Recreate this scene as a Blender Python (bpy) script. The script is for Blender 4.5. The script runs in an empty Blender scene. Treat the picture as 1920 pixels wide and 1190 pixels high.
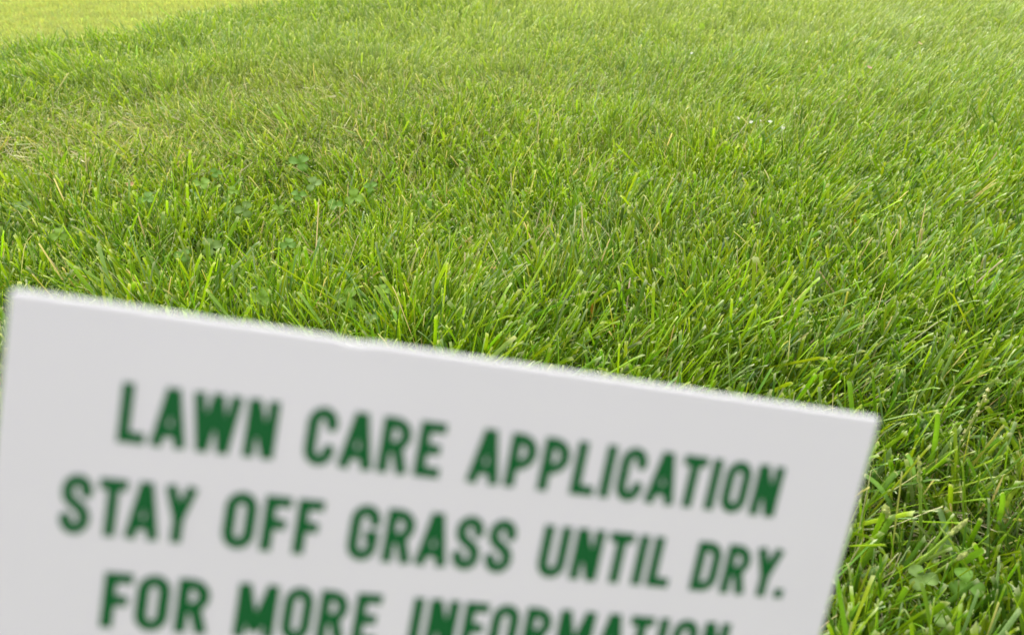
import bpy, math, random
import numpy as np
from mathutils import Vector, Matrix

random.seed(11)
rng = np.random.default_rng(11)
scene = bpy.context.scene
col = scene.collection
R = math.radians

# ------------------------------------------------------------------ camera
CAM_H, PITCH = 0.34, 29.0
F_PX = 1490.0                                  # focal length in pixels of a 1920 wide frame
cam_data = bpy.data.cameras.new("camera")
cam = bpy.data.objects.new("camera", cam_data)
col.objects.link(cam)
cam.location = (0, 0, CAM_H)
cam.rotation_euler = (R(90 - PITCH), 0, 0)
cam_data.sensor_width = 36.0
cam_data.lens = 36.0 * F_PX / 1920
cam_data.clip_start = 0.01
cam_data.clip_end = 2000
cam_data.dof.use_dof = True
cam_data.dof.focus_distance = 0.68
cam_data.dof.aperture_fstop = cam_data.lens / 1000 / 0.00175
scene.camera = cam

# ------------------------------------------------------------------ overcast sky, weak broad sun
SUN_EL, SUN_AZ = 46.0, -25.0                   # azimuth from +Y (beyond the sign), negative = left
world = bpy.data.worlds.new("World")
scene.world = world
world.use_nodes = True
wn, wl = world.node_tree.nodes, world.node_tree.links
sky = wn.new("ShaderNodeTexSky")
sky.sky_type = 'NISHITA'
sky.sun_disc = False
sky.sun_elevation = R(SUN_EL)
sky.sun_rotation = R(SUN_AZ)
sky.air_density = 1.0
sky.dust_density = 4.0
sky.ozone_density = 1.0
hs = wn.new("ShaderNodeHueSaturation")
hs.inputs['Saturation'].default_value = 0.18   # cloud cover: nearly neutral light
wl.new(sky.outputs[0], hs.inputs['Color'])
bg = wn["Background"]
bg.inputs['Strength'].default_value = 0.15
wl.new(hs.outputs[0], bg.inputs['Color'])

sd = bpy.data.lights.new("sun", 'SUN')
sd.energy = 0.5
sd.angle = R(20)
sd.color = (1.0, 0.97, 0.91)
sun = bpy.data.objects.new("sun", sd)
col.objects.link(sun)
sdir = Vector((math.sin(R(SUN_AZ)) * math.cos(R(SUN_EL)), math.cos(R(SUN_AZ)) * math.cos(R(SUN_EL)), math.sin(R(SUN_EL))))
sun.rotation_euler = sdir.to_track_quat('Z', 'Y').to_euler()
sun.location = sdir * 10

scene.view_settings.view_transform = 'Standard'
scene.view_settings.look = 'None'
scene.view_settings.gamma = 1
scene.view_settings.use_curve_mapping = False
scene.view_settings.exposure = 1.52
scene.render.engine = 'CYCLES'
scene.cycles.use_denoising = True
scene.cycles.use_adaptive_sampling = False
scene.cycles.max_bounces = 8
scene.cycles.diffuse_bounces = 5
scene.cycles.transmission_bounces = 6

# ------------------------------------------------------------------ camera geometry helpers
sp, cp = math.sin(R(PITCH)), math.cos(R(PITCH))
AX = np.array([[1, 0, 0], [0, -sp, -cp], [0, cp, -sp]], float)     # rows: right, down, forward

def ray(px, py):
    return np.array([(px - 960) / F_PX, (py - 595) / F_PX, 1.0]) @ AX

def at(px, py, z=0.0):
    """world point on the plane of height z seen at photo pixel px, py"""
    d = ray(px, py)
    t = (z - CAM_H) / d[2]
    return np.array([d[0] * t, d[1] * t, z])

def depth_of(p):
    return float((np.array(p) - np.array([0, 0, CAM_H])) @ AX[2])

# ------------------------------------------------------------------ materials
def new_mat(name):
    m = bpy.data.materials.new(name)
    m.use_nodes = True
    return m, m.node_tree.nodes, m.node_tree.links

def leaf_material(name, rough=0.5, trans=0.35, spec=0.2):
    """leaf colour from the vertex attribute 'tint' (the leaf's own pigment), fibres as fine noise, light passing through"""
    m, n, l = new_mat(name)
    p = n["Principled BSDF"]
    out = n["Material Output"]
    a = n.new("ShaderNodeAttribute"); a.attribute_name = "tint"
    nz = n.new("ShaderNodeTexNoise"); nz.inputs['Scale'].default_value = 900; nz.inputs['Detail'].default_value = 2
    tc = n.new("ShaderNodeTexCoord")
    l.new(tc.outputs['Object'], nz.inputs['Vector'])
    mr = n.new("ShaderNodeMapRange")
    mr.inputs['To Min'].default_value = 0.78; mr.inputs['To Max'].default_value = 1.22
    l.new(nz.outputs[0], mr.inputs['Value'])
    mx = n.new("ShaderNodeVectorMath"); mx.operation = 'MULTIPLY'
    l.new(a.outputs['Color'], mx.inputs[0]); l.new(mr.outputs[0], mx.inputs[1])
    l.new(mx.outputs[0], p.inputs['Base Color'])
    p.inputs['Roughness'].default_value = rough
    p.inputs['Specular IOR Level'].default_value = spec
    t = n.new("ShaderNodeBsdfTranslucent")
    tm = n.new("ShaderNodeVectorMath"); tm.operation = 'MULTIPLY'
    tm.inputs[1].default_value = (1.25, 1.2, 0.55)
    l.new(mx.outputs[0], tm.inputs[0]); l.new(tm.outputs[0], t.inputs['Color'])
    mix = n.new("ShaderNodeMixShader"); mix.inputs[0].default_value = trans
    l.new(p.outputs[0], mix.inputs[1]); l.new(t.outputs[0], mix.inputs[2])
    l.new(mix.outputs[0], out.inputs['Surface'])
    return m

M_GRASS = leaf_material("grass_leaf", 0.58)
M_CLOVER = leaf_material("clover_leaf", 0.65, 0.3, 0.15)
M_DRY = leaf_material("dry_leaf", 0.7, 0.25, 0.2)

def soil_material(name, c1, c2, c3, s1=9, s2=160, spec=.15):
    m, n, l = new_mat(name)
    p = n["Principled BSDF"]
    tc = n.new("ShaderNodeTexCoord")
    a = n.new("ShaderNodeTexNoise"); a.inputs['Scale'].default_value = s1; a.inputs['Detail'].default_value = 6
    b = n.new("ShaderNodeTexNoise"); b.inputs['Scale'].default_value = s2; b.inputs['Detail'].default_value = 8
    b.inputs['Roughness'].default_value = 0.7
    for q in (a, b): l.new(tc.outputs['Object'], q.inputs['Vector'])
    r = n.new("ShaderNodeValToRGB")
    e = r.color_ramp.elements
    e[0].position = .3; e[0].color = (*c1, 1); e[1].position = .7; e[1].color = (*c3, 1)
    k = e.new(.5); k.color = (*c2, 1)
    mx = n.new("ShaderNodeMath"); mx.operation = 'MULTIPLY_ADD'
    mx.inputs[1].default_value = .45
    l.new(a.outputs[0], mx.inputs[0])
    h = n.new("ShaderNodeMath"); h.operation = 'MULTIPLY'; h.inputs[1].default_value = .55
    l.new(b.outputs[0], h.inputs[0]); l.new(h.outputs[0], mx.inputs[2])
    l.new(mx.outputs[0], r.inputs[0]); l.new(r.outputs[0], p.inputs['Base Color'])
    p.inputs['Roughness'].default_value = .9; p.inputs['Specular IOR Level'].default_value = spec
    bp = n.new("ShaderNodeBump"); bp.inputs['Strength'].default_value = .6; bp.inputs['Distance'].default_value = .004
    l.new(b.outputs[0], bp.inputs['Height']); l.new(bp.outputs[0], p.inputs['Normal'])
    return m

M_SOIL = soil_material("soil_and_thatch", (.030, .034, .010), (.070, .092, .020), (.14, .145, .05))
M_FAR = soil_material("distant_lawn", (.185, .222, .040), (.215, .255, .048), (.245, .285, .062), 2.5, 40, 0)

# ------------------------------------------------------------------ terrain: lawn on a bank, lower lawn beyond its crest
C0, C1 = np.array([-0.985, 1.60]), np.array([-0.650, 2.17])
CD = (C1 - C0) / np.linalg.norm(C1 - C0)
CN = np.array([-CD[1], CD[0]])                  # points left / beyond the crest
_g = {}
def vnoise(x, y, scale, seed):
    """smooth value noise, 0..1"""
    if seed not in _g:
        _g[seed] = np.random.default_rng(seed).random((64, 64))
    g = _g[seed]
    u, v = np.asarray(x) / scale + 31.3, np.asarray(y) / scale + 17.7
    i, j = np.floor(u).astype(int), np.floor(v).astype(int)
    a, b = u - i, v - j
    a, b = a * a * (3 - 2 * a), b * b * (3 - 2 * b)
    i0, j0, i1, j1 = i % 64, j % 64, (i + 1) % 64, (j + 1) % 64
    return (g[i0, j0] * (1 - a) + g[i1, j0] * a) * (1 - b) + (g[i0, j1] * (1 - a) + g[i1, j1] * a) * b

DROP = 0.42
def beyond(x, y):
    """signed distance past the crest (with a wavering line)"""
    w = 0.07 * (vnoise(x, y, .45, 3) - .5)
    return (np.asarray(x) - C0[0]) * CN[0] + (np.asarray(y) - C0[1]) * CN[1] + w

def ground_z(x, y):
    d = np.clip(beyond(x, y) / .75, 0, 1)
    z = -DROP * d * d * (3 - 2 * d)
    r2 = np.hypot(x, y)
    amp = np.clip(r2 / .8, 0, 1) * np.clip((12 - r2) / 6, 0, 1)
    return z + amp * (0.030 * (vnoise(x, y, .55, 5) - .5) + .012 * (vnoise(x, y, .17, 6) - .5)) * np.where(d > .6, .4, 1)

def mesh_obj(name, verts, faces, mat, parent=None, smooth=True):
    me = bpy.data.meshes.new(name)
    me.from_pydata([tuple(map(float, v)) for v in verts], [], [tuple(map(int, f)) for f in faces])
    if smooth: me.polygons.foreach_set("use_smooth", [True] * len(me.polygons))
    if mat: me.materials.append(mat)
    me.update()
    o = bpy.data.objects.new(name, me)
    col.objects.link(o)
    if parent: o.parent = parent
    return o

def tint_mesh(me, c):
    a = me.attributes.new("tint", 'FLOAT_COLOR', 'POINT')
    c = np.asarray(c, dtype=np.float32)
    if c.ndim == 1: c = np.repeat(c[None, :], len(me.vertices), 0)
    a.data.foreach_set("color", np.concatenate([c, np.ones((len(c), 1), np.float32)], 1).ravel())

def graded(lo, hi, fine_lo, fine_hi, step):
    a = list(np.arange(fine_lo, fine_hi + 1e-6, step))
    s, x = step, fine_hi
    while x < hi: s *= 1.45; x = min(hi, x + s); a.append(x)
    s, x, pre = step, fine_lo, []
    while x > lo: s *= 1.45; x = max(lo, x - s); pre.append(x)
    return np.array(pre[::-1] + a)

gx, gy = graded(-600, 600, -3.6, 3.2, .06), graded(-600, 900, -.6, 7.0, .06)
XX, YY = np.meshgrid(gx, gy)
ZZ = ground_z(XX, YY)
nx, ny = len(gx), len(gy)
BB = beyond(XX, YY)
vidx = np.arange(nx * ny).reshape(ny, nx)
quads = np.stack([vidx[:-1, :-1], vidx[:-1, 1:], vidx[1:, 1:], vidx[1:, :-1]], -1).reshape(-1, 4)
gm = bpy.data.meshes.new("ground")
gm.vertices.add(nx * ny)
gm.vertices.foreach_set("co", np.stack([XX, YY, ZZ], -1).ravel().astype(np.float32))
gm.loops.add(len(quads) * 4); gm.polygons.add(len(quads))
gm.loops.foreach_set("vertex_index", quads.ravel().astype(np.int32))
gm.polygons.foreach_set("loop_start", np.arange(0, len(quads) * 4, 4, dtype=np.int32))
gm.polygons.foreach_set("loop_total", np.full(len(quads), 4, np.int32))
gm.materials.append(M_SOIL); gm.materials.append(M_FAR)
qc = BB.ravel()[quads].mean(1)
qr = np.hypot(XX.ravel()[quads].mean(1), YY.ravel()[quads].mean(1))
gm.polygons.foreach_set("material_index", ((qc > .5) | (qr > 3.6)).astype(np.int32))
gm.polygons.foreach_set("use_smooth", np.ones(len(quads), bool))
gm.update(calc_edges=True)
ground = bpy.data.objects.new("ground", gm)
col.objects.link(ground)
ground["kind"] = "structure"

# ------------------------------------------------------------------ the lawn sign
def rod(r):
    t = np.linalg.norm(r); k = r / t
    K = np.array([[0, -k[2], k[1]], [k[2], 0, -k[0]], [-k[1], k[0], 0]])
    return np.eye(3) + math.sin(t) * K + (1 - math.cos(t)) * K @ K
SR = rod(np.array([0.17553936, -0.19344278, 0.1745138]))
SIGN_W, SIGN_H, SIGN_T = 0.105, 0.085, 0.0012
SC = SIGN_W / 1.25375
S_O = np.array([-0.63115519, -0.0318143, 1.0]) * SC @ AX + np.array([0, 0, CAM_H])
S_U, S_V = SR[:, 0] @ AX, SR[:, 1] @ AX
S_N = np.cross(S_V, S_U)                        # out of the printed face, towards the camera
# sign frame: x = along the top edge, y = up the face, z = out of the face; origin at the foot of the stake
mid = S_O + S_U * SIGN_W / 2
slen = 0.0
foot = mid.copy()
while foot[2] > float(ground_z(foot[0], foot[1])):
    foot = foot + S_V * .001; slen += .001
sign = bpy.data.objects.new("lawn_sign", None)
col.objects.link(sign)
rm = Matrix((S_U, -S_V, S_N)).transposed().to_4x4()
sign.matrix_world = Matrix.Translation(foot) @ rm
sign["label"] = "small white lawn sign with green capital letters leaning on its stake in the grass"
sign["category"] = "sign"
TOPY = slen + 0.0022 * SIGN_W                    # y of the front top edge in the sign frame

m, n, l = new_mat("white_plastic_sheet")
p = n["Principled BSDF"]
tc = n.new("ShaderNodeTexCoord")
nz = n.new("ShaderNodeTexNoise"); nz.inputs['Scale'].default_value = 22; nz.inputs['Detail'].default_value = 6
l.new(tc.outputs['Object'], nz.inputs['Vector'])
rp = n.new("ShaderNodeValToRGB")
rp.color_ramp.elements[0].color = (.755, .690, .752, 1); rp.color_ramp.elements[1].color = (.840, .768, .836, 1)
l.new(nz.outputs[0], rp.inputs[0]); l.new(rp.outputs[0], p.inputs['Base Color'])
p.inputs['Roughness'].default_value = .45
M_SIGN = m
m, n, l = new_mat("cut_sheet_edge")               # the cut edge is duller than the coated face
p = n["Principled BSDF"]
p.inputs['Base Color'].default_value = (.66, .645, .645, 1); p.inputs['Roughness'].default_value = .8; p.inputs['Specular IOR Level'].default_value = .1
M_EDGE = m
m, n, l = new_mat("green_ink")
p = n["Principled BSDF"]
p.inputs['Base Color'].default_value = (.003, .108, .024, 1); p.inputs['Roughness'].default_value = .6; p.inputs['Specular IOR Level'].default_value = .25
M_INK = m
m, n, l = new_mat("stake_wood")
p = n["Principled BSDF"]
tc = n.new("ShaderNodeTexCoord"); mp = n.new("ShaderNodeMapping"); mp.inputs['Scale'].default_value = (300, 12, 300)
nz = n.new("ShaderNodeTexNoise"); nz.inputs['Scale'].default_value = 1; nz.inputs['Detail'].default_value = 4
l.new(tc.outputs['Object'], mp.inputs[0]); l.new(mp.outputs[0], nz.inputs['Vector'])
rp = n.new("ShaderNodeValToRGB")
rp.color_ramp.elements[0].color = (.30, .21, .11, 1); rp.color_ramp.elements[1].color = (.50, .38, .22, 1)
l.new(nz.outputs[0], rp.inputs[0]); l.new(rp.outputs[0], p.inputs['Base Color'])
p.inputs['Roughness'].default_value = .75
M_STAKE = m

def bevel_box(name, lo, hi, r, mat, parent, cuts=1, wob=0.0):
    """box with chamfered edges; cut along x so that its edge can waver a little"""
    x0, y0, z0 = lo; x1, y1, z1 = hi
    sec = [(y0, z0 + r), (y0, z1 - r), (y0 + r, z1), (y1 - r, z1), (y1, z1 - r), (y1, z0 + r), (y1 - r, z0), (y0 + r, z0)]
    xs = [x0] + list(np.linspace(x0 + r, x1 - r, cuts + 1)) + [x1]
    vs, fs = [], []
    rr = random.Random(4)
    for i, x in enumerate(xs):
        e = r if i in (0, len(xs) - 1) else 0
        w = rr.uniform(-wob, wob)
        for (y, z) in sec:
            yy = min(max(y, y0 + e), y1 - e); zz = min(max(z, z0 + e), z1 - e)
            vs.append((x, yy + (w if y > (y0 + y1) / 2 else 0), zz))
    for i in range(len(xs) - 1):
        for k in range(8):
            a, b = i * 8 + k, i * 8 + (k + 1) % 8
            fs.append((a, b, b + 8, a + 8))
    fs.append(tuple(range(7, -1, -1))); fs.append(tuple(range((len(xs) - 1) * 8, len(xs) * 8)))
    o = mesh_obj(name, vs, fs, mat, parent, smooth=False)
    return o

panel = bevel_box("panel", (-SIGN_W * .5015, TOPY - SIGN_H, -SIGN_T), (SIGN_W * .5025, TOPY, 0), .0003, M_SIGN, sign, 60, .00004)
panel.data.materials.append(M_EDGE)
for f in panel.data.polygons:
    f.material_index = 0 if abs(f.normal.z) > .9 else 1
# notch in the top edge where the sheet was nicked
vn = [v for v in panel.data.vertices if abs(v.co.x - (-SIGN_W / 2 + .345 * SIGN_W)) < .0013 and v.co.y > TOPY - .001 and v.co.z > -.001]
for v in vn: v.co.y -= .0003
bevel_box("stake", (-.009, -.09, -SIGN_T - .0052), (.009, TOPY - .012, -SIGN_T - .0002), .0006, M_STAKE, sign)
# --- lettering: condensed gothic capitals as unions of strokes, meshed from their distance field
ST = 0.196
def arc(cx, cy, rx, ry, a0, a1, n=14):
    return [(cx + rx * math.cos(R(a)), cy + ry * math.sin(R(a))) for a in np.linspace(a0, a1, n)]
h = ST / 2
def O_path(w):
    rx = w / 2 - h; ry = .20
    return arc(w / 2, 1 - h - ry + .01, rx, ry, 0, 180) + arc(w / 2, h + ry - .01, rx, ry, 180, 360) + [(w - h, 1 - h - ry + .01)]
def bowl(w, y0, y1):
    r = (y1 - y0) / 2
    rx = min(r, w * .48)
    return [(0.02, y1), (w - h - rx, y1)] + arc(w - h - rx, (y0 + y1) / 2, rx, r, 90, -90) + [(0.02, y0)]
G = {
 'L': (.45, [[(h, 0), (h, 1)], [(0, h), (.45, h)]]),
 'A': (.60, [[(h * .98, 0), (.60 / 2 - .015, 1)], [(.60 - h * .98, 0), (.60 / 2 + .015, 1)], [(.15, .27), (.45, .27)]]),
 'W': (.82, [[(.09, 1), (.235, 0)], [(.41, 1), (.235, 0)], [(.41, 1), (.585, 0)], [(.73, 1), (.585, 0)]]),
 'N': (.54, [[(h, 0), (h, 1)], [(.54 - h, 0), (.54 - h, 1)], [(h + .01, 1), (.54 - h - .01, 0)]]),
 'C': (.51, [[(.51 - h, .66), (.51 - h, .70)] + arc(.255, .72, .255 - h, .195, 0, 180) + arc(.255, .28, .255 - h, .195, 180, 360) + [(.51 - h, .34)]]),
 'R': (.54, [[(h, 0), (h, 1)], bowl(.52, .47, 1 - h), [(.30, .47), (.54 - h * .95, 0)]]),
 'E': (.46, [[(h, 0), (h, 1)], [(0, h), (.46, h)], [(0, 1 - h), (.46, 1 - h)], [(0, .51), (.41, .51)]]),
 'P': (.51, [[(h, 0), (h, 1)], bowl(.51, .42, 1 - h)]),
 'I': (ST, [[(h, 0), (h, 1)]]),
 'T': (.48, [[(.24, 0), (.24, 1)], [(0, 1 - h), (.48, 1 - h)]]),
 'O': (.53, [O_path(.53)]),
 'S': (.51, [[(.51 - h, .68), (.51 - h, .71)] + arc(.255, .74, .255 - h, .175, 0, 170) + arc(.27, .72, .175, .20, 180, 225, 5) + arc(.235, .27, .175, .21, 45, 0, 5) + arc(.255, .26, .255 - h, .175, 5, -180) + [(h, .31)]]),
 'Y': (.56, [[(.28, 0), (.28, .45)], [(.28, .42), (.085, 1)], [(.28, .42), (.475, 1)]]),
 'F': (.44, [[(h, 0), (h, 1)], [(0, 1 - h), (.44, 1 - h)], [(0, .50), (.39, .50)]]),
 'G': (.53, [[(.53 - h, .68), (.53 - h, .71)] + arc(.265, .72, .265 - h, .195, 0, 180) + arc(.265, .28, .265 - h, .195, 180, 360) + [(.53 - h, .52)], [(.53, .46), (.28, .46)]]),
 'U': (.53, [[(h, 1), (h, .28)] + arc(.265, .28, .265 - h, .195, 180, 360) + [(.53 - h, 1)]]),
 'D': (.53, [[(h, 0), (h, 1)], [(0.02, 1 - h), (.22, 1 - h)] + arc(.235, .69, .20, .215, 90, 0) + arc(.235, .31, .20, .215, 0, -90) + [(.02, h)]]),
 'M': (.70, [[(h, 0), (h, 1)], [(.70 - h, 0), (.70 - h, 1)], [(h + .01, 1), (.35, .12)], [(.70 - h - .01, 1), (.35, .12)]]),
 '.': (ST, [[(h, 0), (h, ST)]]),
}
def glyph_mesh(ch):
    w, strokes = G[ch]
    step = 1 / 44
    xs = np.arange(-.06, w + .06 + step, step); ys = np.arange(-.06, 1.06 + step, step)
    X, Y = np.meshgrid(xs, ys)
    sdf = np.full(X.shape, 9.0)
    for s in strokes:
        s = [np.array(q, float) for q in s]
        for k in range(len(s) - 1):
            a, b = s[k], s[k + 1]
            d = b - a; L = np.linalg.norm(d)
            if L < 1e-6: continue
            d /= L
            u = (X - a[0]) * d[0] + (Y - a[1]) * d[1]
            v = np.abs((X - a[0]) * -d[1] + (Y - a[1]) * d[0])
            sdf = np.minimum(sdf, np.maximum(np.maximum(-u, u - L), v - h))
        for q in s[1:-1]:
            sdf = np.minimum(sdf, np.hypot(X - q[0], Y - q[1]) - h)
    sdf = np.maximum(sdf, np.maximum(-Y - .012, Y - 1.012))
    verts, idx, faces = [], {}, []
    def V(key, pt):
        if key not in idx:
            idx[key] = len(verts); verts.append(pt)
        return idx[key]
    def corner(j, i): return V((j, i), (xs[i], ys[j], 0))
    def cut(j0, i0, j1, i1):
        if (j1, i1) < (j0, i0): j0, i0, j1, i1 = j1, i1, j0, i0
        a, b = sdf[j0, i0], sdf[j1, i1]; t = a / (a - b)
        return V((j0, i0, j1, i1), (xs[i0] + t * (xs[i1] - xs[i0]), ys[j0] + t * (ys[j1] - ys[j0]), 0))
    for j in range(len(ys) - 1):
        run = None
        for i in range(len(xs)):
            full = False
            if i < len(xs) - 1:
                cs = [(j, i), (j, i + 1), (j + 1, i + 1), (j + 1, i)]
                ins = [sdf[c] < 0 for c in cs]
                full = all(ins)
                if any(ins) and not full:
                    poly = []
                    for k in range(4):
                        a, b = cs[k], cs[(k + 1) % 4]
                        if ins[k]: poly.append(corner(*a))
                        if ins[k] != ins[(k + 1) % 4]: poly.append(cut(*a, *b))
                    if len(poly) >= 3: faces.append(poly)
            if full and run is None: run = i
            if not full and run is not None:
                faces.append([corner(j, run), corner(j, i), corner(j + 1, i), corner(j + 1, run)]); run = None
    me = bpy.data.meshes.new("letter")
    me.from_pydata(verts, [], faces)
    me.materials.append(M_INK); me.update()
    return me
GM = {c: glyph_mesh(c) for c in G}
KERN = {('L', 'A'): -.02, ('A', 'W'): -.07, ('W', 'N'): -.0, ('C', 'A'): -.03, ('A', 'R'): -.03, ('T', 'A'): -.09, ('A', 'Y'): -.08, ('A', 'T'): -.08, ('E', 'A'): 0, ('R', 'A'): -.05, ('A', 'S'): -.03, ('R', 'Y'): -.03, ('Y', '.'): -.10, ('A', 'P'): -.02, ('M', 'A'): -.03, ('F', 'O'): -.03}
LINES = [(.1410, [("LAWN", .1175, .2725), ("CARE", .310, .4575), ("APPLICATION", .4955, .8865)]),
         (.2490, [("STAY", .0700, .1995), ("OFF", .2365, .3365), ("GRASS", .3740, .5625), ("UNTIL", .6015, .7670), ("DRY.", .8025, .9270)]),
         (.3565, [("FOR", .1220, .2290), ("MORE", .2635, .4190), ("INFORMATION", .4625, .8670)])]
CAP = .0665 * SIGN_W
WORDING = ["printed top line reading LAWN CARE APPLICATION", "printed second line reading STAY OFF GRASS UNTIL DRY.", "printed third line reading FOR MORE INFORMATION"]
for li, (base, words_) in enumerate(LINES):
    tl = bpy.data.objects.new("text_line", None)
    col.objects.link(tl)
    tl.parent = sign
    tl.location = (-SIGN_W / 2, slen - (base + .0024) * SIGN_W, .00012)
    tl["label"] = WORDING[li]
    for (wd, u0, u1) in words_:
        u0, u1 = u0 - .0032, u1 + .0032
        xs, x = [], 0.0
        for k, ch in enumerate(wd):
            if k: x += .105 + KERN.get((wd[k - 1], ch), 0)
            xs.append(x); x += G[ch][0]
        sx = (u1 - u0) * SIGN_W / x
        for ch, x0 in zip(wd, xs):
            o = bpy.data.objects.new("letter", GM[ch])
            col.objects.link(o)
            o.parent = tl
            o.location = (u0 * SIGN_W + x0 * sx, 0, 0)
            o.scale = (sx, CAP, 1)

# clover leaves: photo pixel, leaflet size in pixels, tone, turn, description
CLOVERS = [
 (378, 344, 22, 'light', 20, "light green clover leaf, first one to the right of the fallen orange leaf"),
 (437, 358, 15, 'light', 70, "small round clover leaf between the first clover leaf and the big clover pair"),
 (275, 372, 22, 'mid', 40, "green clover leaf just below the fallen orange leaf"),
 (43, 386, 20, 'grey', 10, "dull clover leaf farthest left, in the flattened grass at the photo's edge"),
 (405, 325, 16, 'mid', 95, "clover leaf half hidden in grass above the small round one"),
 (562, 305, 27, 'mid', 15, "broad dark clover leaf topmost in the clover patch"),
 (588, 345, 22, 'grey', 50, "blue-green clover leaf just below the topmost one"),
 (560, 366, 19, 'mid', 100, "clover leaf lowest of the three stacked in the middle of the patch"),
 (458, 393, 24, 'grey', 30, "greyish wide open clover leaf beside a pale bent grass blade"),
 (628, 384, 20, 'mid', 75, "dark clover leaf right of the middle stack, half under grass"),
 (110, 440, 22, 'light', 55, "pale clover leaf standing alone in tall grass above the sign's left corner"),
 (524, 392, 17, 'light', 5, "little clover leaf between the greyish open one and the dark one"),
 (344, 478, 22, 'mid', 20, "clover leaf at the left end of the low row above the sign"),
 (396, 463, 26, 'grey', 85, "flat spread clover leaf in the shade of a tall grass tuft"),
 (540, 457, 21, 'mid', 35, "upper leaf of the clover pair right of the tall grass tuft"),
 (562, 479, 20, 'light', 65, "lower leaf of the clover pair right of the tall grass tuft"),
 (492, 557, 30, 'light', 25, "large light clover leaf close above the sign's top edge, on the left"),
 (664, 370, 25, 'light', 45, "bright clover leaf at the right end of the clover patch"),
 (695, 351, 18, 'mid', 90, "clover leaf farthest up and right in the patch"),
 (650, 559, 30, 'light', 15, "large round clover leaf near the middle of the sign's top edge"),
 (719, 543, 18, 'light', 60, "small pale clover leaf just right of the large round one by the sign"),
 (694, 597, 19, 'grey', 80, "low clover leaf nearly touching the sign's top edge"),
 (1728, 1084, 46, 'grey', 35, "dark oval clover leaf right of the sign, partly under a thick stem"),
 (1812, 1092, 52, 'mid', 10, "biggest clover leaf, folded, in the lower right corner"),
 (1764, 1152, 42, 'grey', 70, "dull toothed looking clover leaf lowest at the right of the sign"),
]

# spots where low plants or litter keep the grass thin and short
OPEN_SPOTS = [(c[0], c[1], .010 if c[1] > 1000 else (.018 if c[1] > 430 else .014)) for c in CLOVERS] + [
    (245, 346, .012), (1630, 127, .02), (1725, 82, .02), (925, 502, .012), (1384, 222, .016), (1408, 229, .016), (1425, 226, .016), (1444, 228, .016), (1468, 240, .016),
    (1297, 100, .02), (803, 395, .012), (960, 545, .01), (1110, 585, .012), (1150, 612, .012), (1602, 420, .012), (1756, 650, .01), (1725, 930, .016), (1745, 1010, .018),
    (1820, 790, .016), (1660, 985, .014), (1650, 900, .012), (1660, 950, .012), (1810, 1060, .016), (1865, 930, .012), (440, 565, .01)]
def openness(x, y):
    o = np.zeros(np.shape(x))
    for (px, py, r) in OPEN_SPOTS:
        c = at(px, py, .03)
        # the thin spot reaches a little towards the viewer, as a leaf leans over its neighbours
        d2 = ((x - c[0]) / r) ** 2 + ((y - c[1] + .5 * r) / (1.5 * r)) ** 2
        o = np.maximum(o, np.exp(-d2 ** 1.5))
    return o

# ------------------------------------------------------------------ grass
def g2(x, y, px, py, rx, ry):
    """soft blob on the ground centred on what the photo shows at px, py"""
    c = at(px, py, .03)
    return np.exp(-(((x - c[0]) / rx) ** 2 + ((y - c[1]) / ry) ** 2))

PAL = np.array([[.235, .365, .010],    # fresh yellow-green
                [.145, .275, .009],    # mid green
                [.075, .165, .009],    # deep green
                [.185, .295, .090],    # grey / blue green, waxy
                [.350, .370, .075],    # yellowing
                [.500, .455, .255]])   # straw

def lawn_fields(x, y):
    straw = (.9 * g2(x, y, 30, 260, .16, .20) + .7 * g2(x, y, 470, 240, .22, .20) + .5 * g2(x, y, 180, 290, .16, .12) +
             .45 * g2(x, y, 1000, 180, .35, .3) + .35 * g2(x, y, 870, 480, .12, .08) + .3 * g2(x, y, 1300, 470, .2, .1) +
             .35 * np.clip(vnoise(x, y, .14, 21) - .58, 0, 1) * 3 + .2 * g2(x, y, 330, 215, .4, .25) + .3 * g2(x, y, 760, 300, .3, .12))
    wax = .16 + .9 * np.clip(vnoise(x, y, .16, 22) - .5, 0, 1) + .5 * g2(x, y, 250, 430, .2, .12) + .4 * g2(x, y, 1420, 470, .2, .12) + .35 * g2(x, y, 850, 110, .5, .35)
    deep = .30 + 1.0 * np.clip(vnoise(x, y, .11, 23) - .45, 0, 1) + .5 * g2(x, y, 300, 480, .15, .07)
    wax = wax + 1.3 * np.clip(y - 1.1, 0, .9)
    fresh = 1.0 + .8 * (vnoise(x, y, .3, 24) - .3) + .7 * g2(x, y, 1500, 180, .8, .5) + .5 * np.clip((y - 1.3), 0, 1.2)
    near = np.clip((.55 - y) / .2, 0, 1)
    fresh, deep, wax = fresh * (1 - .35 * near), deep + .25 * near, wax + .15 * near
    return straw, wax, deep, fresh

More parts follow.
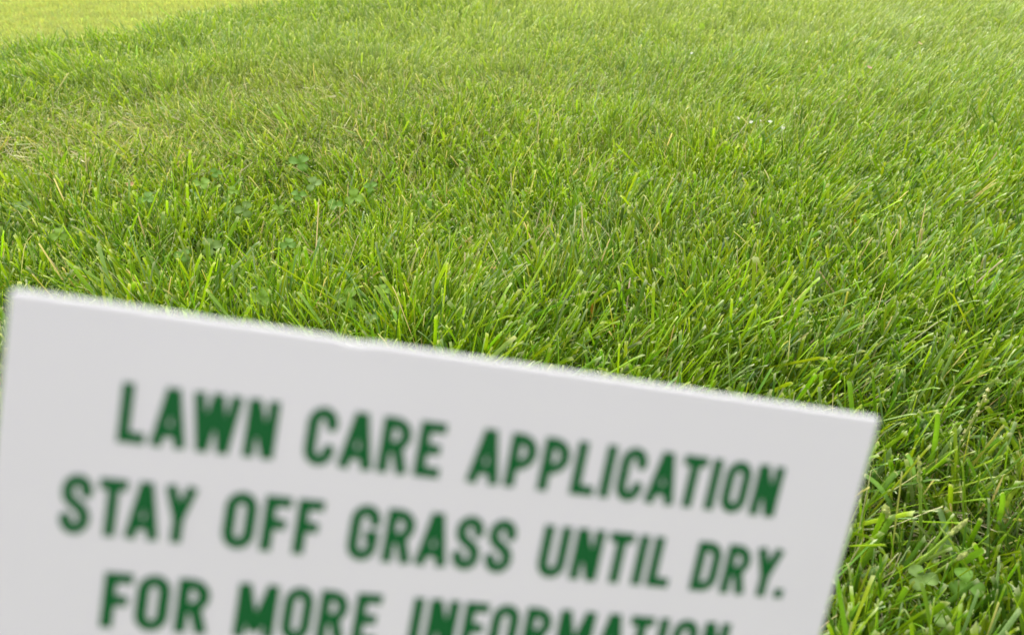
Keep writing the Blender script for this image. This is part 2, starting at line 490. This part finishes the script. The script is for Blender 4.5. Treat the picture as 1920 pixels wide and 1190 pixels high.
def make_grass(name, pts, rings, vfold, wmul, hmul, fan, label_kind="stuff", pal=PAL, dead_frac=0.0, lie=False, pale=True):
    """pts: shoot positions (n,2); each shoot gets `fan` blades"""
    n0 = len(pts)
    x0 = np.repeat(pts[:, 0], fan); y0 = np.repeat(pts[:, 1], fan)
    n = len(x0)
    straw, wax, deep, fresh = lawn_fields(x0, y0)
    # species / colour choice
    wts = np.stack([fresh * .95, .80 + 0 * x0, deep * .95, wax, .05 + .25 * straw, .085 + .60 * straw], 1)
    wts = np.clip(wts, .01, None)
    cdf = np.cumsum(wts / wts.sum(1, keepdims=True), 1)
    sh = np.repeat(rng.random(n0), fan)
    pick = np.where(rng.random(n) < .55, sh, rng.random(n))
    kind = (pick[:, None] > cdf).sum(1).clip(0, 5)
    if lie: kind = np.where(rng.random(n) < .8, 5, 4)
    c = pal[kind] * np.exp(rng.normal(0, .16, (n, 1))) * np.exp(rng.normal(0, .07, (n, 3)))
    pale_g = .50 * (np.clip(y0 - .9, 0, 1) * np.clip(.15 - beyond(x0, y0) / .7, .15, 1))[:, None] * (.6 + .8 * vnoise(x0, y0, .35, 44))[:, None] * (label_kind != "far")  # blend to a pale tone growing with distance, weaker near the crest
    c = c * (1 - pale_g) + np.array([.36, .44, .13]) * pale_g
    olive = np.clip(.2 * straw + .4 * g2(x0, y0, 590, 165, .16, .13), 0, .6)[:, None] * (kind < 4)[:, None]
    c = c * (1 - olive) + olive * c.sum(1, keepdims=True) * np.array([.41, .50, .09])
    if label_kind == "far":
        c = c * (.93 + .14 * vnoise(x0, y0 * 9, 1.1, 41))[:, None]
    # lean: everything tips a bit to the right (mown that way), more on the right half, plus the shoot's own direction
    az_sh = np.repeat(rng.random(n0) * 2 * np.pi, fan) + rng.normal(0, .9, n)
    lean = np.abs(rng.normal(.0, .40, n)) + .05
    bx = .03 + .34 * np.clip(x0 / np.maximum(.25, .45 * y0 + .12), -.25, 1.1) * np.clip((y0 - .25) / .3, .25, 1) + .5 * (vnoise(x0, y0, .15, 31) - .5)
    by = .35 * (vnoise(x0, y0, .14, 32) - .5) + .02
    lx = np.cos(az_sh) * np.tan(lean) + bx * rng.uniform(.3, 1.3, n)
    ly = np.sin(az_sh) * np.tan(lean) + by
    flat = straw * .8
    lx *= 1 + flat; ly *= 1 + flat
    th0 = np.arctan(np.hypot(lx, ly))
    az = np.arctan2(ly, lx)
    curl = np.abs(rng.normal(.25, .35, n)) * np.where(rng.random(n) < .12, 2.6, 1)
    ht = hmul * rng.normal(.054, .010, n).clip(.026, .085) * (.66 + .34 * vnoise(x0, y0, .2, 33) + .38 * vnoise(x0, y0, .055, 34)) * (1 - .3 * np.clip(straw, 0, 1)) * (1 + .22 * g2(x0, y0, 600, 560, .22, .10) + .12 * g2(x0, y0, 1150, 620, .2, .1))
    ht = ht * (1 - .5 * openness(x0, y0))
    L = ht * (1 + .55 * th0)
    short = rng.random(n) < .22
    L = np.where(short, L * rng.uniform(.4, .8, n), L)
    w = wmul * np.where(rng.random(n) < .56, rng.normal(.0012, .0003, n), rng.normal(.0023, .0007, n)).clip(.0007, .0050)
    w = np.where(kind >= 4, np.minimum(w * .6, .0016), w)
    z_root = ground_z(x0, y0) - .002
    if lie:
        th0 = rng.uniform(1.15, 1.55, n); az = rng.random(n) * 2 * np.pi; curl *= .5
        L = rng.uniform(.015, .05, n); w = w * .75
        z_root = z_root + rng.uniform(.004, .018, n) + .020 * np.clip(straw, 0, 1.2) * rng.random(n)
    tw = rng.normal(0, .9, n)                        # twist of the blade about its own axis
    nr = len(rings)
    rings = np.array(rings)
    # midline
    P = np.zeros((n, nr, 3)); T = np.zeros((n, nr, 3))
    px, pz = np.zeros(n), np.zeros(n)
    prev = 0.0
    for k, s in enumerate(rings):
        th = th0 + curl * s ** 1.5
        if k:
            thm = th0 + curl * ((s + prev) / 2) ** 1.5
            px = px + np.sin(thm) * (s - prev) * L; pz = pz + np.cos(thm) * (s - prev) * L
        P[:, k, 0] = px * np.cos(az); P[:, k, 1] = px * np.sin(az); P[:, k, 2] = pz
        T[:, k, 0] = np.sin(th) * np.cos(az); T[:, k, 1] = np.sin(th) * np.sin(az); T[:, k, 2] = np.cos(th)
        prev = s
    jit = rng.normal(0, .0025, (n, 2))
    P[:, :, 0] += (x0 + jit[:, 0])[:, None]; P[:, :, 1] += (y0 + jit[:, 1])[:, None]; P[:, :, 2] += z_root[:, None]
    side = np.stack([-np.sin(az), np.cos(az), np.zeros(n)], 1)
    cut = rng.random(n) < .78
    cross = 3 if vfold else 2
    Vv = np.zeros((n, nr, cross, 3), np.float32); Cc = np.zeros((n, nr, cross, 3), np.float32)
    sheath = np.array([.34, .38, .15])
    tipc = np.array([.70, .72, .45])
    for k, s in enumerate(rings):
        nrm = np.cross(T[:, k], side)
        a = tw * (.4 + .6 * s)
        sv = side * np.cos(a)[:, None] + nrm * np.sin(a)[:, None]
        nv = np.cross(T[:, k], sv)
        prof = min(1.0, .62 + .9 * s)
        ww = np.where(cut, prof * (1 - .12 * s), prof * (1 - s ** 3 * .93)) * w / 2
        off = sv * ww[:, None]
        if s == 1.0: skew = T[:, k] * (rng.normal(0, .35, n) * w)[:, None] * cut[:, None]
        else: skew = 0
        Vv[:, k, 0] = P[:, k] - off - skew; Vv[:, k, -1] = P[:, k] + off + skew
        if vfold: Vv[:, k, 1] = P[:, k] + nv * (ww * .55)[:, None]
        cc = c * (1 - .55 * max(0, 1 - s / .3) * 0) 
        b = max(0.0, 1 - s / .28) * .5
        cc = cc * (1 - b) + sheath * b
        if pale and s > .97:
            t = (cut * rng.uniform(.1, .75, n))[:, None]
            cc = cc * (1 - t) + tipc * t
        Cc[:, k, :] = cc[:, None, :]
    # faces
    base = (np.arange(n) * nr * cross)[:, None, None]
    kk = (np.arange(nr - 1) * cross)[None, :, None]
    jj = np.arange(cross - 1)[None, None, :]
    a = base + kk + jj
    q = np.stack([a, a + 1, a + 1 + cross, a + cross], -1).reshape(-1, 4)
    me = bpy.data.meshes.new(name)
    me.vertices.add(n * nr * cross)
    me.vertices.foreach_set("co", Vv.ravel())
    me.loops.add(len(q) * 4); me.polygons.add(len(q))
    me.loops.foreach_set("vertex_index", q.ravel().astype(np.int32))
    me.polygons.foreach_set("loop_start", np.arange(0, len(q) * 4, 4, dtype=np.int32))
    me.polygons.foreach_set("loop_total", np.full(len(q), 4, np.int32))
    me.polygons.foreach_set("use_smooth", np.ones(len(q), bool))
    tint_mesh(me, Cc.reshape(-1, 3))
    me.materials.append(M_GRASS if not lie else M_DRY)
    me.update(calc_edges=True)
    print(name, n, "blades", len(q) * 2, "tris")
    return me

def in_view(x, y, margin):
    """inside the camera's footprint on the ground widened by margin metres"""
    dpt = y * cp + (CAM_H - .03) * sp
    return (np.abs(x) < .645 * dpt + margin) & (y > .16 - margin) & (y < 3.2)

def scatter(dens, x0, x1, y0, y1, cond):
    n = int(dens * (x1 - x0) * (y1 - y0))
    x = rng.uniform(x0, x1, n); y = rng.uniform(y0, y1, n)
    k = cond(x, y)
    return np.stack([x[k], y[k]], 1)

near_edge = lambda x, y: beyond(x, y) < .10 + .06 * rng.random(np.shape(x))
dist = lambda x, y: np.hypot(x, y)
mA = make_grass("a", scatter(29000, -1.2, 1.2, -.1, 1.0, lambda x, y: in_view(x, y, .10) & (dist(x, y) < .85)), (0, .42, .945, 1), True, 1.0, 1.0, 3)
mB = make_grass("b", scatter(29000, -2, 2, .3, 1.8, lambda x, y: in_view(x, y, .12) & (dist(x, y) >= .85) & (dist(x, y) < 1.6) & near_edge(x, y)), (0, .45, .93, 1), False, 1.0, .95, 3)
mC = make_grass("c", scatter(12600, -3, 3, .8, 3.4, lambda x, y: in_view(x, y, .15) & (dist(x, y) >= 1.6) & near_edge(x, y)), (0, .5, .9, 1), False, 1.2, 1.0, 3)
mD = make_grass("d", scatter(8500, -3.2, 3.2, -.6, 4.2, lambda x, y: ~in_view(x, y, .12) & in_view(x, y, .62) & near_edge(x, y)), (0, .6, 1), False, 1.5, 1.0, 2)
mE = make_grass("e", scatter(1500, -3.6, 3.6, -1.4, 4.2, lambda x, y: ~in_view(x, y, .62) & near_edge(x, y)), (0, .6, 1), False, 2.6, 1.0, 2)
mT = make_grass("t", scatter(20000, -1.6, 1.6, 0, 1.6, lambda x, y: in_view(x, y, .1) & near_edge(x, y)), (0, .5, 1), False, 1.0, 1.0, 1, lie=True)

def join_meshes(name, meshes, mat_of):
    vs, qs, cs, mi = [], [], [], []
    o = 0
    for me, k in zip(meshes, mat_of):
        nv, npg = len(me.vertices), len(me.polygons)
        v = np.empty(nv * 3, np.float32); me.vertices.foreach_get("co", v)
        q = np.empty(npg * 4, np.int32); me.loops.foreach_get("vertex_index", q)
        c = np.empty(nv * 4, np.float32); me.attributes["tint"].data.foreach_get("color", c)
        vs.append(v); qs.append(q + o); cs.append(c); mi.append(np.full(npg, k, np.int32)); o += nv
        bpy.data.meshes.remove(me)
    v, q, c, mi = map(np.concatenate, (vs, qs, cs, mi))
    me = bpy.data.meshes.new(name)
    me.vertices.add(len(v) // 3); me.vertices.foreach_set("co", v)
    npg = len(q) // 4
    me.loops.add(npg * 4); me.polygons.add(npg)
    me.loops.foreach_set("vertex_index", q)
    me.polygons.foreach_set("loop_start", np.arange(0, npg * 4, 4, dtype=np.int32))
    me.polygons.foreach_set("loop_total", np.full(npg, 4, np.int32))
    me.polygons.foreach_set("use_smooth", np.ones(npg, bool))
    me.polygons.foreach_set("material_index", mi)
    a = me.attributes.new("tint", 'FLOAT_COLOR', 'POINT'); a.data.foreach_set("color", c)
    me.update(calc_edges=True)
    ob = bpy.data.objects.new(name, me); col.objects.link(ob)
    ob["kind"] = "stuff"
    return ob

lawn = join_meshes("lawn_grass", [mA, mB, mC, mD, mE], [0, 0, 0, 0, 0])
lawn.data.materials.append(M_GRASS)
lawn["label"] = "dense green mown lawn grass with pale cut tips"
lawn["category"] = "grass"
thatch = join_meshes("thatch", [mT], [0])
thatch.data.materials.append(M_DRY)
thatch["label"] = "dry straw coloured clippings lying between the grass blades"
thatch["category"] = "grass clippings"

PAL2 = np.array([[.46, .52, .17], [.44, .50, .165], [.41, .475, .16], [.39, .46, .16], [.48, .51, .19], [.54, .53, .24]])
mF = make_grass("f", scatter(6800, -6.5, 1.5, 2.0, 9, lambda x, y: (beyond(x, y) > .5) & (x < .12 * y - 1.0) & (np.abs(x) < .65 * (y * cp + .37) + .3 + rng.exponential(.35, np.shape(x))) & (y < 6.4 + rng.exponential(.5, np.shape(x)))), (0, 1), False, 1.9, .50, 2, label_kind="far", pal=PAL2, pale=False)
far = join_meshes("far_grass", [mF], [0])
far.data.materials.append(M_GRASS)
far["label"] = "short yellow green grass of the lower lawn beyond the bank"
far["category"] = "grass"

# ------------------------------------------------------------------ countable things in the lawn
def at_ground(px, py, hgt):
    """point hgt above the (uneven) ground seen at px, py"""
    p = at(px, py, hgt)
    for _ in range(8):
        p = at(px, py, hgt + float(ground_z(p[0], p[1])))
    return p

def thing(name, loc, label, cat, group=None):
    o = bpy.data.objects.new(name, None); col.objects.link(o)
    o.location = tuple(map(float, loc)); o.empty_display_size = .01
    o["label"] = label; o["category"] = cat
    if group: o["group"] = group
    return o

def frame_from(y, z):
    y = np.array(y, float); y /= np.linalg.norm(y)
    x = np.cross(y, z); x /= np.linalg.norm(x)
    return x, y, np.cross(x, y)

def tube_mesh(name, pts, radii, tint, mat, sides=6):
    pts = [np.array(q, float) for q in pts]
    vs, fs = [], []
    for k, q in enumerate(pts):
        t = pts[min(k + 1, len(pts) - 1)] - pts[max(k - 1, 0)]
        x, y, z = frame_from(t, np.array([.31, .17, .93]) if abs(t[2]) < .9 * np.linalg.norm(t) else np.array([1., .2, 0]))
        for j in range(sides):
            a = 2 * math.pi * j / sides
            vs.append(q + radii[k] * (math.cos(a) * x + math.sin(a) * z))
    for k in range(len(pts) - 1):
        for j in range(sides):
            a, b = k * sides + j, k * sides + (j + 1) % sides
            fs.append((a, b, b + sides, a + sides))
    fs.append(tuple(range(sides))[::-1]); fs.append(tuple(range((len(pts) - 1) * sides, len(pts) * sides)))
    me = bpy.data.meshes.new(name)
    me.from_pydata([tuple(map(float, v)) for v in vs], [], fs)
    me.polygons.foreach_set("use_smooth", [True] * len(me.polygons))
    me.materials.append(mat); tint_mesh(me, tint); me.update()
    return me

def link(name, me, parent=None):
    o = bpy.data.objects.new(name, me); col.objects.link(o)
    if parent: o.parent = parent
    return o

# --- clover leaves: stem and three rounded leaflets
def leaflet_mesh(tint, seed):
    rr = random.Random(seed)
    rows = [(0, .05, 0), (.16, .24, .0), (.38, .41, .01), (.62, .47, .02), (.84, .37, .02), (.97, .17, .04)]
    vs, fs, tc_ = [], [], []
    tint = np.array(tint)
    for i, (t, w, up) in enumerate(rows):
        z = -.10 * t * t
        for s in (-1, -.55, 0, .55, 1):
            yy = t - (.05 if s == 0 and i == 5 else 0) - .05 * abs(s) * (i == 5)
            vs.append((s * w + rr.uniform(-.012, .012), yy, z + .20 * abs(s) * w + rr.uniform(-.012, .012)))
            k = 1.0 + (.28 if (i in (2, 3) and abs(s) < .9) else 0) - (.12 if s == 0 else 0)
            tc_.append(tint * k + (.03 if i in (2, 3) else 0))
    for i in range(5):
        for j in range(4):
            a = i * 5 + j
            fs.append((a, a + 1, a + 6, a + 5))
    me = bpy.data.meshes.new("leaflet")
    me.from_pydata(vs, [], fs)
    me.polygons.foreach_set("use_smooth", [True] * len(fs))
    me.materials.append(M_CLOVER); tint_mesh(me, tc_); me.update()
    return me
TONES = {'light': (.165, .29, .022), 'mid': (.11, .23, .018), 'grey': (.14, .23, .042)}
LEAFLET = {k: [leaflet_mesh(v, i + 7) for i in range(3)] for k, v in TONES.items()}
for i, (px, py, sz, tone, turn, lab) in enumerate(CLOVERS):
    rr = random.Random(100 + i)
    top = at_ground(px, py, .041 if py > 1000 else (.064 if py > 430 else .054))
    size = sz / F_PX * depth_of(top) * (.66 if py > 1000 else .82)
    base = np.array([top[0] + rr.uniform(-.008, .008), top[1] + rr.uniform(.002, .012), 0])
    base[2] = float(ground_z(base[0], base[1]))
    t = thing("clover_leaf", base, lab, "clover", "clover leaves in the lawn")
    rel = top - base
    st = tube_mesh("stem", [(0, 0, -.002), rel * .35 + np.array([.001, .001, 0]), rel * .75, rel], [.0007, .0006, .0005, .0005], (.20, .34, .07), M_CLOVER, 5)
    link("stem", st, t)
    toc = np.array([0, 0, CAM_H]) - top; toc /= np.linalg.norm(toc)
    nrm = np.array([rr.uniform(-.3, .3), rr.uniform(-.15, .15), 1.0]) + .75 * toc
    nrm /= np.linalg.norm(nrm)
    for k in range(3):
        a = R(turn + 120 * k + rr.uniform(-12, 12))
        ref = np.cross(nrm, [0, 1, 0]); ref /= np.linalg.norm(ref)
        ref2 = np.cross(nrm, ref)
        yd = math.cos(a) * ref + math.sin(a) * ref2
        yd = yd + nrm * rr.uniform(-.15, .3)
        x, y, z = frame_from(yd, nrm)
        o = link("leaflet", LEAFLET[tone][k], t)
        M = Matrix((x * size, y * size, z * size)).transposed().to_4x4()
        o.matrix_local = Matrix.Translation(rel.tolist()) @ M

# --- single blades that stand out
def ribbon(name, base, tip, width, bow, tint, mat, label, cat, group, tipcol=None, pointed=False, roll=0.0, n=9, camface=.6):
    base, tip = np.array(base, float), np.array(tip, float)
    axis = tip - base
    toc = np.array([0, 0, CAM_H]) - (base + tip) / 2; toc /= np.linalg.norm(toc)
    up = np.array([0, 0, 1.0])
    vs, fs, tc_ = [], [], []
    tint = np.array(tint)
    for k in range(n):
        s = k / (n - 1) if k < n - 2 else (.955 if k == n - 2 else 1.0)
        q = axis * s + up * bow * 4 * s * (1 - s)
        tn = axis + up * bow * 4 * (1 - 2 * s); tn /= np.linalg.norm(tn)
        side = np.cross(tn, toc); side /= np.linalg.norm(side)
        nv = np.cross(side, tn)
        a = roll + .5 * (s - .5)
        sd_, nn = side * math.cos(a) + nv * math.sin(a), nv * math.cos(a) - side * math.sin(a)
        w = width / 2 * min(1, .7 + .6 * s) * ((1 - s ** 4 * .95) if pointed else (1 - .1 * s))
        sk = tn * (.25 * width if (s == 1 and not pointed) else 0)
        vs += [q - sd_ * w - sk, q - nn * w * .4, q + sd_ * w + sk]
        c = tint * (1.0 + .1 * math.sin(7 * s + bow * 500))
        if tipcol is not None and s > .97: c = np.array(tipcol)
        tc_ += [c, c * 1.12, c]
    for k in range(n - 1):
        for j in range(2):
            a = k * 3 + j
            fs.append((a, a + 1, a + 4, a + 3))
    me = bpy.data.meshes.new(name)
    me.from_pydata([tuple(map(float, v)) for v in vs], [], fs)
    me.polygons.foreach_set("use_smooth", [True] * len(fs))
    me.materials.append(mat); tint_mesh(me, tc_); me.update()
    o = link(name, me); o.location = tuple(map(float, base))
    o["label"] = label; o["category"] = cat
    if group: o["group"] = group
    return o
WAX, FRESH, DEEP, PALE = (.15, .28, .085), (.16, .32, .02), (.08, .19, .02), (.30, .40, .16)
TIP = (.68, .70, .46)
BLADES = [
 ((803, 432), (805, 375), 11, 0, WAX, .05, "broad upright blue-green blade alone in the mid lawn above the sign"),
 ((975, 606), (956, 517), 11, .002, DEEP, .06, "dark blue-green blade leaning left, above the middle of the sign"),
 ((1000, 568), (963, 507), 8, .002, DEEP, .058, "dark narrow blade crossing behind the leaning blue-green one"),
 ((1838, 566), (1776, 510), 8, .004, WAX, .06, "long grey blade slanting down to the right near the right edge"),
 ((1648, 456), (1618, 403), 8, .002, WAX, .06, "grey-green blade beside the short orange dry blade"),
 ((1636, 945), (1680, 886), 10, .002, WAX, .07, "upper grey blade of a crossing pair, rising right from the sign's right edge"),
 ((1683, 986), (1622, 891), 9, .006, WAX, .062, "grey blade of the crossing pair that bends down away from the sign"),
 ((1716, 940), (1700, 851), 8, .006, WAX, .07, "straight grey blade just left of the tall green seed spike"),
 ((1806, 1176), (1896, 1096), 20, .004, DEEP, .05, "very broad dark green blade in the lower right corner"),
 ((1764, 1096), (1845, 1030), 13, .004, FRESH, .06, "broad bright blade with torn pale tip above the biggest clover leaf"),
 ((1737, 912), (1758, 774), 10, .008, FRESH, .075, "tall bright green blade right of the sign's upper corner"),
 ((1862, 1018), (1878, 925), 10, .008, FRESH, .07, "wide upright bright blade near the right edge, beside a pale straw"),
 ((1660, 1180), (1700, 1100), 11, .003, FRESH, .06, "bright slanting blade at the lower right corner of the sign"),
 ((700, 640), (735, 575), 7, .003, PALE, .055, "pale bent blade right of the low clover leaf at the sign"),
]
for (b, t, w, bow, tint, ht, lab) in BLADES:
    tip = at_ground(*t, ht); bs = at_ground(*b, .012)
    ribbon("grass_leaf", bs, tip, w / F_PX * depth_of(tip), bow, tint, M_GRASS, lab, "grass blade", "broad grass blades that stand out", TIP)
DRY = [
 ((1108, 612), (1111, 566), 7, .06, (.44, .24, .05), "orange dry blade standing upright above the sign's right half"),
 ((1145, 628), (1154, 600), 8, .05, (.50, .26, .03), "short orange dry blade nearest the sign's top edge"),
 ((1601, 428), (1604, 411), 6, .055, (.55, .28, .03), "short orange dry blade far from the sign, on the right"),
 ((1755, 662), (1758, 638), 6, .05, (.46, .26, .05), "brown orange dry blade deep in the grass near the right edge"),
 ((444, 588), (438, 545), 5, .055, (.48, .30, .09), "thin tan dry blade right beside the large light clover leaf"),
 ((1852, 958), (1882, 890), 5, .075, (.62, .52, .28), "long pale straw leaning right near the right edge"),
 ((125, 292), (160, 305), 6, .05, (.55, .46, .26), "pale straw lying bent in the dry patch at far left"),
 ((905, 462), (893, 480), 6, .05, (.58, .50, .30), "pale curled straw in the middle of the lawn"),
]
for (b, t, w, ht, tint, lab) in DRY:
    tip = at_ground(*t, ht); bs = at_ground(*b, .018)
    ribbon("dry_grass_leaf", bs, tip, w / F_PX * depth_of(tip), .002, tint, M_DRY, lab, "dry blade", "dry grass blades", None, True, .4)

# --- grass stalks with seed heads
def stalk(base, tip, w_px, frac, label, bow=.003, spread=1.0, tint=(.30, .44, .07), pale=(.55, .60, .22)):
    base, tip = np.array(base), np.array(tip)
    t = thing("grass_stalk", base, label, "grass stalk", "grass stalks with seed heads")
    ax = tip - base
    pos = lambda s: ax * s + np.array([0, 0, 1]) * bow * 4 * s * (1 - s)
    r = w_px / F_PX * depth_of(tip) / 2
    link("stem", tube_mesh("stem", [pos(s) for s in np.linspace(0, .96, 8)], [r * (1 - .45 * k / 7) for k in range(8)], tint, M_GRASS, 6), t)
    vs, fs, tc_ = [], [], []
    rr = random.Random(int(abs(tip[0]) * 1e5))
    ns = 11
    d = ax / np.linalg.norm(ax)
    x, y, z = frame_from(d, np.array([.2, -1., .3]))
    for k in range(ns):
        s = 1 - frac + frac * k / (ns - 1)
        c = pos(s)
        a = k * 2.4
        out = (x * math.cos(a) + z * math.sin(a)) * spread * .35 + y * .93
        out /= np.linalg.norm(out)
        u, v, q = frame_from(out, x)
        L, wd = r * 5.2 * (1 - .3 * k / ns), r * 1.15 * spread ** .5
        o = len(vs)
        vs.append(c)
        for j in range(5):
            b = 2 * math.pi * j / 5
            vs.append(c + out * L * .42 + (u * math.cos(b) + q * math.sin(b)) * wd)
        vs.append(c + out * L)
        col_ = np.array(pale) * rr.uniform(.75, 1.15)
        tc_ += [np.array(tint)] + [col_ * .85] * 5 + [col_ * 1.15]
        for j in range(5):
            fs.append((o, o + 1 + (j + 1) % 5, o + 1 + j)); fs.append((o + 6, o + 1 + j, o + 1 + (j + 1) % 5))
    me = bpy.data.meshes.new("seed_head")
    me.from_pydata([tuple(map(float, q)) for q in vs], [], fs)
    me.materials.append(M_GRASS); tint_mesh(me, tc_); me.update()
    link("seed_head", me, t)
stalk(at_ground(1784, 870, .02), at_ground(1851, 736, .085), 6, .8, "pale feathery grass stalk leaning right, highest on the right of the sign", .004, 1.6, (.42, .48, .16), (.62, .62, .30))
stalk(at_ground(1727, 1048, .012), at_ground(1723, 864, .085), 8, .30, "straight upright green grass stalk with slim seed spike right of the sign", .001, .5)
stalk(at_ground(1668, 1118, .012), at_ground(1805, 983, .075), 10, .22, "thick green stalk slanting up to the right across the dark clover leaf", .004, .5)
stalk(at_ground(1700, 1120, .012), at_ground(1806, 1042, .06), 8, .14, "lower slanting stalk with short split tip above the biggest clover leaf", .003, .7)
stalk(at_ground(1659, 1030, .012), at_ground(1661, 955, .065), 9, .16, "short stout stalk with split pale top close to the sign's right edge", 0, 1.1)
stalk(at_ground(1790, 700, .015), at_ground(1690, 640, .02) + np.array([0, 0, .04]), 5, .4, "thin stalk with loose seed head bending left above the sign's right corner", .006, 1.3)

# --- fallen leaves and white petals
def fallen_leaf(name, px, py, size_px, aspect, tint, label, cat, group, hgt=.048, yaw=.3, curl=.35, pitch=.5):
    c = at_ground(px, py, hgt + .008)
    L = size_px / F_PX * depth_of(c)
    vs, fs, tc_ = [], [], []
    rr = random.Random(px)
    prof = [.05, .55, .9, 1, .85, .5, .06]
    for i, w in enumerate(prof):
        t = i / 6 - .5
        for s in (-1, -.5, 0, .5, 1):
            vs.append((t * L, s * w * L * aspect / 2 + rr.uniform(-.02, .02) * L, curl * L * (t * t * 1.2 + .35 * (s * w) ** 2 * aspect) + rr.uniform(-.02, .02) * L))
            tc_.append(np.array(tint) * rr.uniform(.8, 1.2))
    for i in range(6):
        for j in range(4):
            a = i * 5 + j
            fs.append((a, a + 5, a + 6, a + 1))
    me = bpy.data.meshes.new(name)
    me.from_pydata(vs, [], fs)
    me.polygons.foreach_set("use_smooth", [True] * len(fs))
    me.materials.append(M_DRY); tint_mesh(me, tc_); me.update()
    o = link(name, me); o.location = tuple(map(float, c)); o.rotation_euler = (pitch, rr.uniform(-.3, .3), yaw)
    o["label"] = label; o["category"] = cat
    if group: o["group"] = group
fallen_leaf("fallen_leaf", 245, 346, 20, .6, (.42, .26, .11), "small curled orange leaf lying on the grass at left", "leaf", "fallen leaves", yaw=-.4)
fallen_leaf("fallen_leaf", 1630, 127, 12, .8, (.58, .40, .28), "pinkish brown leaf in the far grass on the right", "leaf", "fallen leaves", hgt=.055)
fallen_leaf("fallen_leaf", 1725, 82, 11, .8, (.62, .48, .26), "tan leaf farthest away, near the top right of the lawn", "leaf", "fallen leaves", hgt=.055)
fallen_leaf("fallen_leaf", 925, 502, 12, .6, (.52, .33, .12), "brown shred of leaf in the grass above the middle of the sign", "leaf", "fallen leaves", yaw=.8)
fallen_leaf("fallen_leaf", 1316, 50, 13, 1.1, (.30, .46, .05), "fresh yellow-green leaf standing up in the far grass", "leaf", "fallen leaves", hgt=.062, pitch=1.2)
PET = [(1384, 222, 9, .9, "leftmost white petal, upright, in the row of petals"), (1408, 229, 8, .3, "second white petal from the left in the row"),
       (1425, 226, 6, .2, "smallest white petal, middle of the row"), (1444, 228, 8, -.2, "fourth white petal of the row, lying flat"),
       (1468, 240, 9, .6, "rightmost and lowest white petal of the row"), (1297, 100, 6, -.5, "single white petal on its own, farther away than the row")]
for (px, py, sz, yaw, lab) in PET:
    fallen_leaf("white_petal", px, py, sz * 1.1, .6, (.80, .80, .76), lab, "petal", "white petals scattered on the grass", hgt=.064, yaw=yaw, pitch=.9)
